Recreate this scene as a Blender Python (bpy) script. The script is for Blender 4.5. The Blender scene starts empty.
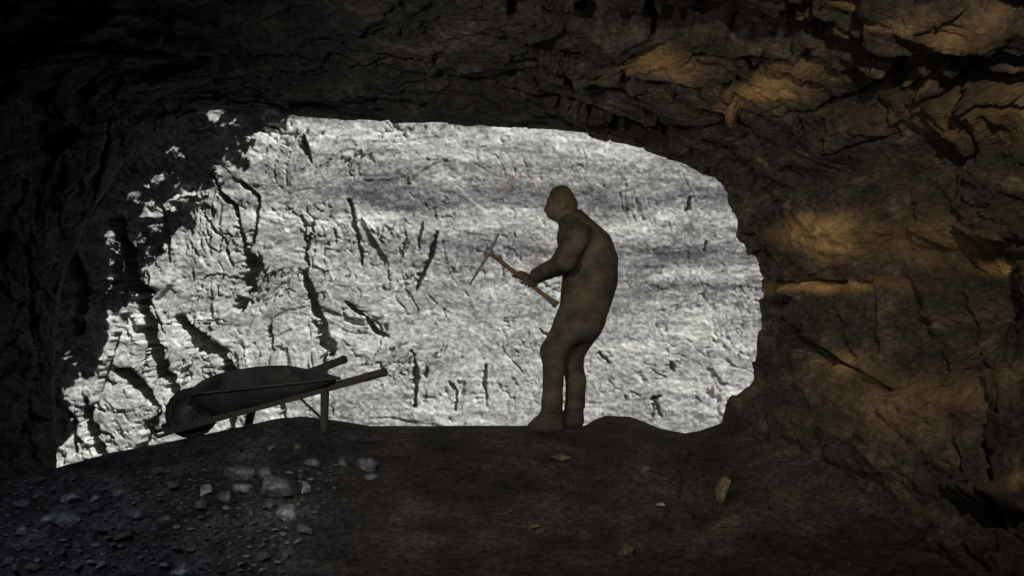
import bpy, bmesh, math, random
import numpy as np
from mathutils import Vector, Matrix

# ------------------------------------------------------------------ camera, world, lights, exposure
SC = bpy.context.scene
COL = SC.collection
F_PX, CX, CY, CAMZ = 887.0, 512.0, 288.0, 1.2

cam_d = bpy.data.cameras.new('camera'); cam = bpy.data.objects.new('camera', cam_d); COL.objects.link(cam)
cam.location = (0, 0, CAMZ); cam.rotation_euler = (math.radians(90), 0, 0)
cam_d.sensor_width = 36.0; cam_d.lens = F_PX / 1024.0 * 36.0; cam_d.clip_start = 0.05; cam_d.clip_end = 100
SC.camera = cam

world = bpy.data.worlds.new('sky'); SC.world = world; world.use_nodes = True
bg = world.node_tree.nodes['Background']
bg.inputs['Color'].default_value = (0.75, 0.85, 1.0, 1); bg.inputs['Strength'].default_value = 0.03

SUN = np.array([0.95, -1.0, 1.2]); SUN_N = SUN / np.linalg.norm(SUN)
def add_light(name, kind, loc, energy, color=(1, 1, 1), size=0.1, target=None, spot=60, blend=0.6):
    d = bpy.data.lights.new(name, kind); o = bpy.data.objects.new(name, d); COL.objects.link(o)
    d.energy = energy; d.color = color; o.location = loc
    if kind == 'SUN': d.angle = size
    else: d.shadow_soft_size = size
    if kind == 'SPOT': d.spot_size = math.radians(spot); d.spot_blend = blend
    if target is not None:
        o.rotation_euler = (Vector(target) - Vector(loc)).to_track_quat('-Z', 'Y').to_euler()
    return o
sun_pos = SUN_N * 20
add_light('sun', 'SUN', tuple(sun_pos), 5.2, (1.0, 0.985, 0.96), 0.003, (0, 0, 0))
# unseen fill spots, added to brighten the gallery walls, floor and figures
add_light('warm_wall_fill', 'SPOT', (0.9, 1.3, 2.30), 200, (1.0, 0.87, 0.68), 0.03, (2.0, 4.9, 1.35), 75, 0.9)
add_light('main_fill', 'SPOT', (-0.7, 1.9, 2.02), 190, (1.0, 0.93, 0.82), 0.04, (0.1, 5.4, 0.95), 84, 0.9)
add_light('low_fill', 'SPOT', (-0.9, 0.2, 0.95), 60, (1.0, 0.92, 0.82), 0.05, (0.9, 6.0, 1.7), 70, 0.9)
add_light('cool_floor_fill', 'SPOT', (-2.2, 2.4, 1.9), 48, (0.82, 0.89, 1.0), 0.04, (-1.8, 4.5, 0.0), 85, 0.9)

vs = SC.view_settings
vs.view_transform = 'Standard'; vs.look = 'None'; vs.gamma = 1.0; vs.use_curve_mapping = False
vs.exposure = 0.0

# ------------------------------------------------------------------ helpers
def W(px, py, Y):
    return np.array([(px - CX) / F_PX * Y, Y, CAMZ - (py - CY) / F_PX * Y])
def to_px(P):
    y = np.maximum(P[..., 1], 0.3)
    return CX + P[..., 0] / y * F_PX, CY - (P[..., 2] - CAMZ) / y * F_PX

def _hash(i, j, k, seed):
    n = (i.astype(np.int64) * 374761393 + j.astype(np.int64) * 668265263 + k.astype(np.int64) * 2147483647 + seed * 144269504) & 0xffffffff
    n = ((n ^ (n >> 13)) * 1274126177) & 0xffffffff
    n = ((n ^ (n >> 16)) * 2246822519) & 0xffffffff
    n = n ^ (n >> 15)
    return n
def _rnd(i, j, k, seed):
    return _hash(i, j, k, seed).astype(np.float64) / 4294967295.0
def vnoise(P, seed=0):
    """smooth value noise in [-1,1]"""
    f = np.floor(P); t = P - f; t = t * t * t * (t * (t * 6 - 15) + 10)
    i, j, k = [f[:, a].astype(np.int64) for a in range(3)]
    r = 0
    for dx in (0, 1):
        wx = t[:, 0] if dx else 1 - t[:, 0]
        for dy in (0, 1):
            wy = t[:, 1] if dy else 1 - t[:, 1]
            for dz in (0, 1):
                wz = t[:, 2] if dz else 1 - t[:, 2]
                r = r + wx * wy * wz * _rnd(i + dx, j + dy, k + dz, seed)
    return r * 2 - 1
def fbm(P, oct=4, seed=0, gain=0.5, ridged=False):
    a, r, tot = 1.0, 0, 0
    Q = P.copy()
    for o in range(oct):
        n = vnoise(Q, seed + o * 17)
        if ridged: n = 1 - 2 * np.abs(n)
        r = r + a * n; tot += a; a *= gain; Q = Q * 2.03 + 11.3
    return r / tot
def facets(P, seed=0, tilt=0.6):
    """chiselled rock: each cell is a tilted plane. returns (height, edge distance)"""
    f = np.floor(P).astype(np.int64)
    best = np.full(len(P), 1e9); second = np.full(len(P), 1e9); val = np.zeros(len(P))
    for dx in (-1, 0, 1):
        for dy in (-1, 0, 1):
            for dz in (-1, 0, 1):
                i, j, k = f[:, 0] + dx, f[:, 1] + dy, f[:, 2] + dz
                c = np.stack([i + _rnd(i, j, k, seed), j + _rnd(i, j, k, seed + 1), k + _rnd(i, j, k, seed + 2)], 1)
                d = P - c; dd = (d * d).sum(1)
                g = np.stack([_rnd(i, j, k, seed + 3) - .5, _rnd(i, j, k, seed + 4) - .5, _rnd(i, j, k, seed + 5) - .5], 1) * 2 * tilt
                v = (_rnd(i, j, k, seed + 6) - .5) * 0.9 + (g * d).sum(1)
                near = dd < best
                second = np.where(near, best, np.minimum(second, dd))
                val = np.where(near, v, val); best = np.where(near, dd, best)
    return val, np.sqrt(second) - np.sqrt(best)
def sstep(a, b, x):
    t = np.clip((x - a) / (b - a), 0, 1); return t * t * (3 - 2 * t)

def crack_field(px, py, cracks, wob=None):
    """sum of carved depths of polylines (points px,py ; width px ; depth m)"""
    out = np.zeros_like(px)
    if wob is not None: px = px + wob[0]; py = py + wob[1]
    wn = 1.0 if wob is None else np.clip(.85 + .16 * (wob[0] * 1.3 - wob[1]), .25, 1.6)
    for pts, w, dep in cracks:
        best = np.full(px.shape, 1e9); n = len(pts) - 1
        x0 = min(p[0] for p in pts) - 4 * w; x1 = max(p[0] for p in pts) + 4 * w
        y0 = min(p[1] for p in pts) - 4 * w; y1 = max(p[1] for p in pts) + 4 * w
        m = (px > x0) & (px < x1) & (py > y0) & (py < y1)
        if not m.any(): continue
        qx, qy = px[m], py[m]; b = np.full(qx.shape, 1e9); tt = np.zeros(qx.shape)
        for s in range(n):
            ax, ay = pts[s]; bx, by = pts[s + 1]
            L = (bx - ax) ** 2 + (by - ay) ** 2 + 1e-9
            t = np.clip(((qx - ax) * (bx - ax) + (qy - ay) * (by - ay)) / L, 0, 1)
            d = np.hypot(qx - ax - t * (bx - ax), qy - ay - t * (by - ay))
            near = d < b; b = np.where(near, d, b); tt = np.where(near, (s + t) / n, tt)
        ww = w * (0.45 + 0.75 * np.sin(math.pi * np.clip(tt, 0.04, 0.96)) ** 0.7) * 0.45 * (wn[m] if wob is not None else 1)
        prof = np.exp(-(b / ww) ** 6)
        out[m] = np.maximum(out[m], dep * prof)
    return out
def blob_field(px, py, blobs):
    out = np.zeros_like(px)
    for x, y, rx, ry, s in blobs:
        out = out + s * np.exp(-(((px - x) / rx) ** 2 + ((py - y) / ry) ** 2))
    return out

def mesh_np(name, V, F, mat, parent=None, smooth=True, attrs=None):
    me = bpy.data.meshes.new(name); V = np.asarray(V, dtype=np.float32); F = np.asarray(F, dtype=np.int32)
    k = F.shape[1]
    me.vertices.add(len(V)); me.vertices.foreach_set('co', V.ravel())
    me.loops.add(F.size); me.loops.foreach_set('vertex_index', F.ravel())
    me.polygons.add(len(F)); me.polygons.foreach_set('loop_start', np.arange(0, F.size, k, dtype=np.int32))
    me.polygons.foreach_set('use_smooth', np.full(len(F), smooth))
    me.update(calc_edges=True); me.validate()
    for an, vals in (attrs or {}).items():
        at = me.attributes.new(an, 'FLOAT', 'POINT'); at.data.foreach_set('value', np.asarray(vals, dtype=np.float32))
    o = bpy.data.objects.new(name, me); COL.objects.link(o)
    if mat: me.materials.append(mat)
    if parent: o.parent = parent
    return o
def grid_faces(nu, nv):
    a = np.arange(nu * nv).reshape(nu, nv)
    return np.stack([a[:-1, :-1], a[1:, :-1], a[1:, 1:], a[:-1, 1:]], -1).reshape(-1, 4)
def tag(o, label=None, cat=None, group=None, kind=None):
    if label: o['label'] = label
    if cat: o['category'] = cat
    if group: o['group'] = group
    if kind: o['kind'] = kind
    return o
def struct(o, label=None, cat=None):
    return tag(o, label, cat, None, 'structure')

# ------------------------------------------------------------------ materials
def new_mat(name):
    m = bpy.data.materials.new(name); m.use_nodes = True
    nt = m.node_tree; b = nt.nodes['Principled BSDF']
    return m, nt, b
def N(nt, t, **kw):
    n = nt.nodes.new(t)
    for k, v in kw.items():
        if k in n.inputs: n.inputs[k].default_value = v
        else: setattr(n, k, v)
    return n
def ramp(nt, stops):
    r = nt.nodes.new('ShaderNodeValToRGB'); e = r.color_ramp.elements
    while len(e) < len(stops): e.new(0.5)
    for el, (p, c) in zip(e, stops): el.position = p; el.color = (*c, 1)
    return r
def rock_mat(name, dark, mid, light, scale=4.0, stretch=(1, 1, 2.2), rough=0.9, bump=0.5, bscale=28, spec=0.25, attr=None, attr_col=None, second=None):
    m, nt, b = new_mat(name); L = nt.links
    tc = N(nt, 'ShaderNodeTexCoord'); mp = N(nt, 'ShaderNodeMapping'); mp.inputs['Scale'].default_value = stretch
    L.new(tc.outputs['Object'], mp.inputs['Vector'])
    n1 = N(nt, 'ShaderNodeTexNoise', Scale=scale, Detail=8.0, Roughness=0.65); L.new(mp.outputs[0], n1.inputs['Vector'])
    n2 = N(nt, 'ShaderNodeTexNoise', Scale=bscale, Detail=6.0, Roughness=0.7); L.new(mp.outputs[0], n2.inputs['Vector'])
    r = ramp(nt, [(0.30, dark), (0.52, mid), (0.74, light)]); L.new(n1.outputs['Fac'], r.inputs['Fac'])
    r2 = ramp(nt, [(0.34, (0.35, 0.35, 0.35)), (0.5, (1, 1, 1)), (0.68, (2.0, 2.0, 1.95))]); L.new(n2.outputs['Fac'], r2.inputs['Fac'])
    col = r.outputs['Color']
    if second:
        rb = ramp(nt, [(0.30, second[0]), (0.52, second[1]), (0.74, second[2])]); L.new(n1.outputs['Fac'], rb.inputs['Fac'])
        ab = N(nt, 'ShaderNodeAttribute', attribute_name='brown'); ms = N(nt, 'ShaderNodeMix', data_type='RGBA')
        L.new(ab.outputs['Fac'], ms.inputs[0]); L.new(col, ms.inputs[6]); L.new(rb.outputs['Color'], ms.inputs[7]); col = ms.outputs[2]
    mx = N(nt, 'ShaderNodeMix', data_type='RGBA', blend_type='MULTIPLY'); mx.inputs[0].default_value = 1.0
    L.new(col, mx.inputs[6]); L.new(r2.outputs['Color'], mx.inputs[7])
    out = mx.outputs[2]
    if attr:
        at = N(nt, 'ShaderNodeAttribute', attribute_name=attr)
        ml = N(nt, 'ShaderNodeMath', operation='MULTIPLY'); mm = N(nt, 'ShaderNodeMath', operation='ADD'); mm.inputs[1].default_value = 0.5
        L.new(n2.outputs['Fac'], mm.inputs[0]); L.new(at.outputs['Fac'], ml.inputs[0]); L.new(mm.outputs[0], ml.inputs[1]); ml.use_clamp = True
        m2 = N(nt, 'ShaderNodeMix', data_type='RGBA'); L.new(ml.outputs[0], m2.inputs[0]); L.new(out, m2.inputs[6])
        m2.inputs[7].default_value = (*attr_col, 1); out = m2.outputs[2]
    L.new(out, b.inputs['Base Color'])
    bp = N(nt, 'ShaderNodeBump', Strength=bump, Distance=0.05); L.new(n2.outputs['Fac'], bp.inputs['Height'])
    L.new(bp.outputs[0], b.inputs['Normal'])
    b.inputs['Roughness'].default_value = rough; b.inputs['Specular IOR Level'].default_value = spec
    return m
def plain_mat(name, c1, c2, scale=12.0, rough=0.8, metal=0.0, bump=0.15, stretch=(1, 1, 1)):
    m, nt, b = new_mat(name); L = nt.links
    tc = N(nt, 'ShaderNodeTexCoord'); mp = N(nt, 'ShaderNodeMapping'); mp.inputs['Scale'].default_value = stretch
    L.new(tc.outputs['Object'], mp.inputs['Vector'])
    n = N(nt, 'ShaderNodeTexNoise', Scale=scale, Detail=6.0, Roughness=0.6); L.new(mp.outputs[0], n.inputs['Vector'])
    r = ramp(nt, [(0.35, c1), (0.65, c2)]); L.new(n.outputs['Fac'], r.inputs['Fac']); L.new(r.outputs[0], b.inputs['Base Color'])
    bp = N(nt, 'ShaderNodeBump', Strength=bump, Distance=0.01); L.new(n.outputs['Fac'], bp.inputs['Height']); L.new(bp.outputs[0], b.inputs['Normal'])
    b.inputs['Roughness'].default_value = rough; b.inputs['Metallic'].default_value = metal
    b.inputs['Specular IOR Level'].default_value = 0.3
    return m

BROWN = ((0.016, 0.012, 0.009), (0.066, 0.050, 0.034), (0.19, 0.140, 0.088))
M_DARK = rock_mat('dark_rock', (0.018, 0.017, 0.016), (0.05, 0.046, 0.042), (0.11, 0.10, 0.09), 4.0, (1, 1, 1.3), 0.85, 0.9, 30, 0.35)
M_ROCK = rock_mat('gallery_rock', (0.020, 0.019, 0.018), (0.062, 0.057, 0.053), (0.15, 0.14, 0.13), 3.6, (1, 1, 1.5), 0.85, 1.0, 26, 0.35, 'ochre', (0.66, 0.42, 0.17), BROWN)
M_FLOOR = rock_mat('gallery_floor', (0.014, 0.012, 0.010), (0.050, 0.042, 0.035), (0.125, 0.102, 0.080), 3.0, (1, 1, 1), 0.92, 1.0, 30, 0.2, None, None, ((0.020, 0.021, 0.024), (0.075, 0.078, 0.086), (0.20, 0.205, 0.22)))
M_RUBBLE = rock_mat('rubble_grey', (0.05, 0.052, 0.058), (0.12, 0.125, 0.14), (0.24, 0.25, 0.27), 5.0, (1, 1, 1), 0.85, 0.5, 30, 0.3)
M_PALE = rock_mat('rubble_pale', (0.12, 0.125, 0.135), (0.24, 0.25, 0.27), (0.42, 0.43, 0.46), 5.0, (1, 1, 1), 0.85, 0.5, 30, 0.3)
M_TAN = rock_mat('rubble_tan', (0.05, 0.039, 0.025), (0.11, 0.084, 0.050), (0.20, 0.152, 0.090), 5.0, (1, 1, 1), 0.85, 0.5, 30, 0.3)

# the pale rock face outside: banded grey stone
def face_mat():
    m, nt, b = new_mat('grey_quarry_rock'); L = nt.links
    tc = N(nt, 'ShaderNodeTexCoord')
    mp = N(nt, 'ShaderNodeMapping'); mp.inputs['Scale'].default_value = (1, 1, 3.5); L.new(tc.outputs['Object'], mp.inputs['Vector'])
    nA = N(nt, 'ShaderNodeTexNoise', Scale=3.0, Detail=10.0, Roughness=0.7); L.new(mp.outputs[0], nA.inputs['Vector'])
    nB = N(nt, 'ShaderNodeTexNoise', Scale=22.0, Detail=8.0, Roughness=0.85); L.new(tc.outputs['Object'], nB.inputs['Vector'])
    at = N(nt, 'ShaderNodeAttribute', attribute_name='strata')
    s1 = N(nt, 'ShaderNodeMath', operation='MULTIPLY_ADD'); s1.inputs[1].default_value = 0.45; L.new(nA.outputs['Fac'], s1.inputs[0]); L.new(at.outputs['Fac'], s1.inputs[2])
    s2 = N(nt, 'ShaderNodeMath', operation='MULTIPLY_ADD'); s2.inputs[1].default_value = 0.62; L.new(nB.outputs['Fac'], s2.inputs[0]); L.new(s1.outputs[0], s2.inputs[2])
    r = ramp(nt, [(0.28, (0.10, 0.105, 0.115)), (0.48, (0.245, 0.25, 0.25)), (0.66, (0.50, 0.505, 0.475)), (0.92, (0.86, 0.86, 0.83))])
    L.new(s2.outputs[0], r.inputs['Fac'])
    rust = N(nt, 'ShaderNodeAttribute', attribute_name='rust')
    nr = N(nt, 'ShaderNodeTexNoise', Scale=18.0, Detail=6.0, Roughness=0.7); L.new(tc.outputs['Object'], nr.inputs['Vector'])
    rr = ramp(nt, [(0.52, (0, 0, 0)), (0.74, (1, 1, 1))]); L.new(nr.outputs['Fac'], rr.inputs['Fac'])
    ml = N(nt, 'ShaderNodeMath', operation='MULTIPLY', use_clamp=True); L.new(rust.outputs['Fac'], ml.inputs[0]); L.new(rr.outputs[0], ml.inputs[1])
    mx = N(nt, 'ShaderNodeMix', data_type='RGBA'); L.new(ml.outputs[0], mx.inputs[0]); L.new(r.outputs[0], mx.inputs[6]); mx.inputs[7].default_value = (0.30, 0.19, 0.13, 1)
    L.new(mx.outputs[2], b.inputs['Base Color'])
    bp = N(nt, 'ShaderNodeBump', Strength=0.7, Distance=0.03); L.new(nB.outputs['Fac'], bp.inputs['Height']); L.new(bp.outputs[0], b.inputs['Normal'])
    b.inputs['Roughness'].default_value = 0.9; b.inputs['Specular IOR Level'].default_value = 0.2
    return m
M_FACE = face_mat()

# ------------------------------------------------------------------ back rock face (outside the gallery mouth)
YB = 9.5
FACE_CRACKS = [
    ([(211,174),(218,192),(234,206),(236,220),(242,238),(246,258)], 4.5, .12),
    ([(246,252),(251,268),(248,288),(242,308)], 10, .16),
    ([(242,182),(256,196),(255,215),(254,234),(247,254)], 4.5, .12),
    ([(196,208),(210,226),(222,240),(228,252),(232,266)], 2.5, .06),
    ([(258,252),(264,268),(266,284)], 2, .05),
    ([(302,136),(305,148),(308,163)], 5, .12),
    ([(302,216),(306,252),(306,272)], 3, .08), ([(312,216),(309,240),(307,262)], 2.5, .07),
    ([(303,272),(312,301),(321,324),(330,352)], 6.5, .14), ([(322,338),(331,350)], 8, .14),
    ([(351,200),(355,222),(358,244),(363,266)], 3, .07),
    ([(436,232),(430,250),(425,264),(417,289)], 5, .12), ([(422,220),(418,252)], 2, .05), ([(405,230),(402,256)], 1.6, .04),
    ([(346,301),(356,310),(368,322),(380,333),(388,337)], 3.5, .10),
    ([(412,352),(417,378),(416,404)], 3.5, .09), ([(424,366),(427,376)], 4, .08),
    ([(487,366),(486,402)], 2.5, .06),
    ([(118,222),(126,252),(132,279),(143,306),(150,335),(158,362),(172,387),(182,406)], 12, .22),
    ([(134,304),(124,322),(117,340),(106,376),(104,388)], 5, .07),
    ([(117,369),(130,374),(141,387),(152,399),(162,411)], 7, .15), ([(161,409),(148,430),(136,463)], 6, .14),
    ([(181,320),(197,337),(213,349),(221,357),(230,372),(232,395),(231,430)], 9, .17), ([(190,336),(204,352)], 6, .1),
    ([(269,322),(271,352)], 3.5, .08),
    ([(86,400),(88,424),(95,443),(106,460)], 10, .18), ([(104,384),(92,410),(86,440)], 5, .12),
    ([(160,205),(168,235),(170,262)], 4, .1), ([(148,262),(150,300),(165,335)], 3, .07),
    ([(325,352),(324,370),(326,400)], 4, .09), ([(282,392),(283,414),(290,425)], 2.5, .06),
    ([(689,196),(688,206),(685,211)], 2, .05), ([(704,240),(702,252)], 2.2, .05), ([(672,362),(675,368)], 3.5, .08),
    ([(653,399),(660,398)], 3.5, .07), ([(656,401),(651,416)], 2.0, .06), ([(655,400),(662,415)], 2.0, .06),
    ([(448,380),(456,392),(456,410)], 2, .05), ([(540,330),(552,340)], 2, .04), ([(600,352),(612,362)], 1.6, .04),
    ([(60,395),(72,420),(76,450)], 4, .1), ([(20,250),(28,300),(34,350)], 8, .15), ([(75,250),(84,300),(80,330)], 7, .13),
    ([(40,340),(48,400),(46,440)], 5, .12), ([(108,150),(98,190),(92,215)], 5, .1),
]
_b = [(115,286),(130,262),(145,248),(160,236),(175,222),(190,207),(205,192),(220,180),(235,170),(250,162),(265,152),(280,142),(300,126),
      (320,114),(340,106),(360,98),(380,92),(400,84),(430,72),(468,55)]
BND_Y = np.array([p[0] for p in _b], float); BND_X = np.array([p[1] for p in _b], float)

def build_face():
    gx = np.concatenate([np.linspace(-8.0, -5.5, 30, endpoint=False), np.arange(-5.5, 3.1, 0.0125), np.linspace(3.1, 7.0, 40)])
    gz = np.concatenate([np.linspace(-1.6, -1.1, 10, endpoint=False), np.arange(-1.1, 3.35, 0.0125), np.linspace(3.35, 6.5, 50)])
    X, Z = np.meshgrid(gx, gz, indexing='ij'); x, z = X.ravel(), Z.ravel()
    P0 = np.stack([x, np.full_like(x, YB), z], 1); px, py = to_px(P0)
    Q = np.stack([x, np.zeros_like(x), z], 1)
    wx = vnoise(Q * 1.3, 5) * .25; wz = vnoise(Q * 1.3, 6) * .25
    Qw = Q + np.stack([wx, 0 * wx, wz], 1)
    left = 1 - sstep(250, 520, px)
    f1, e1 = facets(Qw * np.array([1.3, 1, 1.6]), 40, .5)
    f2, e2 = facets(Qw * np.array([3.6, 1, 5.0]) + 3, 50, .6)
    f3, e3 = facets(Qw * np.array([9, 1, 17.0]) + 7, 60, .7)
    d = .06 * fbm(Q * .5, 2, 1) + f1 * (.012 + .05 * left) + f2 * (.007 + .020 * left) + f3 * (.004 + .006 * left)
    d += .010 * fbm(Q * np.array([1.6, 1, 9]), 4, 9, .55)            # bedding
    d += .009 * fbm(Q * 6, 4, 12, .65)
    d += .006 * fbm(Q * np.array([20, 1, 34]), 3, 22, .6)
    # knobbly ribs out past the ragged shade line
    rag = np.exp(-((px - np.interp(py, BND_Y, BND_X) + 25) / 45) ** 2)
    d += rag * .07 * fbm(Q * np.array([5, 1, 8]), 3, 31, .6)
    wob = (5.5 * fbm(Q * 7, 4, 70, .65), 4.5 * fbm(Q * 7, 4, 71, .65))
    c = crack_field(px, py, [(p, w * (1.75 if w >= 6 else 1.2), dd) for p, w, dd in FACE_CRACKS], wob)
    rough_patch = blob_field(px, py, [(715,400,45,22,1), (655,350,25,40,.4), (630,375,18,25,.5), (500,262,45,25,.5), (120,420,60,60,.5)])
    d += rough_patch * .022 * fbm(Q * np.array([16, 1, 16]), 3, 33, .7)
    # hairline fractures
    dark_l = .35 + .9 * left + blob_field(px, py, [(440,350,60,50,.6), (715,400,45,25,1.0), (520,300,60,40,.5)])
    for k, (fx, fz, ms) in enumerate(((7, 2.6, .02), (3.0, 6.5, .06), (9, 7, .10), (5, 3, .05))):
        g = np.abs(fbm(Qw * np.array([fx, 1, fz]), 3, 400 + k * 9, .55)); mk = sstep(ms + .08, ms + .34, fbm(Q * 2.4, 3, 450 + k * 7))
        c = np.maximum(c, .020 * mk * dark_l * np.exp(-(g / (.018 + .022 * mk)) ** 4))
    y = YB - d + c * 2.6
    y = y + np.where(px < 40, (40 - px) * -.006, 0)                  # the face swings round towards the gallery on the left
    # stone beds
    dip = (px - 512) * 0.012 + 16 * fbm(Q * np.array([1.0, 1, 1.4]), 4, 80)
    v = py - dip
    st = .02 * np.ones_like(px)
    st += .16 * np.exp(-((v - 136) / 15) ** 2) + .12 * np.exp(-((v - 222) / 9) ** 2) * (1 - .4 * sstep(620, 700, px))
    st -= .15 * np.exp(-((v - 196) / 11) ** 2) * (sstep(300, 380, px) * .9 + .1)
    st -= .12 * np.exp(-((v - 250) / 14) ** 2) * sstep(330, 400, px)
    st -= .13 * np.exp(-((v - 262) / 9) ** 2) * sstep(610, 660, px) + .12 * np.exp(-((v - 288) / 7) ** 2) * sstep(610, 660, px)
    st -= .13 * np.exp(-(((px - 715) / 38) ** 2 + ((v - 205) / 13) ** 2))
    st += .10 * np.exp(-((v - 275) / 4) ** 2) * sstep(560, 640, px)
    st += .08 * sstep(296, 330, v) * (.6 + .4 * fbm(Q * 1.5, 2, 88))
    st -= .10 * np.exp(-(((px - 380) / 90) ** 2 + ((v - 180) / 18) ** 2))
    st += .13 * fbm(Q * np.array([1.5, 1, 10]), 4, 90, .6) + .05 * fbm(Q * np.array([5, 1, 30]), 3, 95, .6)
    st += .03 * left * sstep(180, 260, py) + .10 * fbm(Q * np.array([14, 1, 22]), 3, 97, .7)
    st = st * (.55 + .9 * sstep(-.35, .35, fbm(Q * np.array([2.6, 1, 7]), 4, 99, .6))) + .20 * fbm(Q * np.array([34, 1, 44]), 2, 98, .7)
    rust = blob_field(px, py, [(500,178,40,14,1), (545,190,40,16,.8), (600,178,30,12,.5), (300,125,25,8,.6), (560,240,50,14,.5), (627,395,1.8,32,1.6), (540,258,30,10,.6), (480,272,30,16,.4)])
    V = np.stack([x, y, z], 1)
    o = mesh_np('wall_back', V, grid_faces(len(gx), len(gz))[:, ::-1], M_FACE, attrs={'strata': st, 'rust': rust})
    struct(o)
build_face()

# unseen slab with holes, added above the mouth to throw the ragged shade line
def build_shade_slab():
    y0 = 6.85
    pts = []
    for by, bx in zip(BND_Y, BND_X):
        p = W(bx, by, YB); k = (YB - y0) / -SUN[1]; q = p + SUN * k; pts.append((q[0], q[2]))
    top = pts[0]; pts.insert(0, (top[0] + 1.6, top[1] + 2.0)); bot = pts[-1]; pts.append((bot[0] - 2.2, bot[1] - .30))
    zs = np.array([p[1] for p in pts])[::-1]; xs = np.array([p[0] for p in pts])[::-1]
    h = 0.018
    gx = np.arange(-5.2, 1.9, h); gz = np.arange(2.55, 7.6, h)
    X, Z = np.meshgrid(gx[:-1] + h / 2, gz[:-1] + h / 2, indexing='ij')
    Q = np.stack([X.ravel(), np.zeros(X.size), Z.ravel()], 1)
    edge = np.interp(Z, zs, xs)
    hi = sstep(4.0, 4.9, Z)
    nz = fbm(Q * np.array([3.0, 1, 4.5]), 5, 130, .72).reshape(X.shape)
    n2 = fbm(Q * np.array([4.5, 1, 7.0]), 5, 137, .72).reshape(X.shape)
    dist = edge - X + nz * (.30 + .30 * hi)
    n2 = n2 / n2.std(); keep = (dist > 0) & (n2 < .28 + (3.4 - 1.9 * hi) * dist)
    # keep only what hangs together with the slab (no loose bits)
    reach = np.zeros_like(keep); reach[0, :] = keep[0, :]
    for _ in range(4000):
        r2 = reach.copy(); r2[1:] |= reach[:-1]; r2[:-1] |= reach[1:]; r2[:, 1:] |= reach[:, :-1]; r2[:, :-1] |= reach[:, 1:]; r2 &= keep
        if (r2 == reach).all(): break
        reach = r2
    keep = reach
    nu, nv = len(gx), len(gz)
    VX, VZ = np.meshgrid(gx, gz, indexing='ij')
    base = np.stack([VX.ravel(), np.full(VX.size, y0), VZ.ravel()], 1)
    bump = .05 * fbm(base * 4, 3, 140)
    V = np.concatenate([base + np.stack([0 * bump, bump, 0 * bump], 1), base + np.stack([0 * bump, bump - .025, 0 * bump], 1)])
    a = np.arange(nu * nv).reshape(nu, nv); B = nu * nv
    i, j = np.nonzero(keep)
    q = np.stack([a[i, j], a[i + 1, j], a[i + 1, j + 1], a[i, j + 1]], 1)
    F = [q[:, ::-1], q + B]
    pad = np.pad(keep, 1)
    for di, dj, c0, c1 in ((-1, 0, 0, 3), (1, 0, 1, 2), (0, -1, 0, 1), (0, 1, 3, 2)):
        m = keep & ~pad[1 + di:1 + di + keep.shape[0], 1 + dj:1 + dj + keep.shape[1]]
        i, j = np.nonzero(m); q = np.stack([a[i, j], a[i + 1, j], a[i + 1, j + 1], a[i, j + 1]], 1)
        F.append(np.stack([q[:, c0], q[:, c1], q[:, c1] + B, q[:, c0] + B], 1))
    F = np.concatenate(F); used = np.unique(F); mp = np.zeros(2 * B, int); mp[used] = np.arange(len(used))
    struct(mesh_np('shade_slab', V[used], mp[F], M_DARK, smooth=False))
build_shade_slab()

# ------------------------------------------------------------------ gallery shell
def mouth(px, py): p = W(px, py, 6.3); return (p[0], p[2])
MOUTH_PX = [(716,500),(715,440),(728,402),(752,380),(757,360),(766,320),(765,278),(746,243),(737,208),(719,180),(692,161),(657,152),
            (615,139),(560,131),(500,127),(440,123),(380,120),(320,116),(262,108),(205,108),(150,132),(100,190),(64,270),(52,350),(52,430),(50,520)]
R63 = [mouth(*p) for p in MOUTH_PX]
NR = len(R63)
R46 = [(1.55,-.35),(1.68,.10),(1.80,.40),(1.95,.65),(2.05,.85),(2.14,1.05),(2.20,1.3),(2.18,1.55),(2.10,1.80),(1.95,2.02),(1.72,2.22),(1.40,2.36),
       (1.05,2.44),(.65,2.48),(.20,2.49),(-.25,2.48),(-.75,2.47),(-1.25,2.46),(-1.75,2.44),(-2.25,2.36),(-2.7,2.15),(-3.0,1.75),(-3.2,1.3),(-3.3,.8),(-3.35,.3),(-3.4,-.4)]
R30 = [(1.75,-.4),(1.95,.05),(2.10,.35),(2.25,.6),(2.38,.85),(2.46,1.1),(2.5,1.35),(2.48,1.6),(2.40,1.85),(2.22,2.1),(1.95,2.32),(1.6,2.48),
       (1.2,2.58),(.75,2.63),(.25,2.66),(-.25,2.66),(-.8,2.65),(-1.35,2.63),(-1.9,2.58),(-2.45,2.48),(-2.9,2.25),(-3.2,1.8),(-3.4,1.3),(-3.5,.8),(-3.55,.3),(-3.6,-.5)]
R62 = [(a[0] * .90 + b[0] * .10, a[1] * .9 + b[1] * .1) for a, b in zip(R63, R46)]
def scale_ring(R, s, c=(-.6, 1.1)): return [((x - c[0]) * s + c[0], (z - c[1]) * s + c[1]) for x, z in R]
R_OUT = scale_ring(R63, 1.10)
RINGS = [(6.62, R_OUT), (6.42, scale_ring(R63, 1.015)), (6.30, R63), (5.5, [((a[0] * .52 + b[0] * .48), (a[1] * .52 + b[1] * .48)) for a, b in zip(R63, R46)]),
         (4.6, R46), (3.0, R30), (0.0, R30), (-2.5, R30), (-3.2, scale_ring(R30, .6)), (-3.4, scale_ring(R30, .02))]

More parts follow.
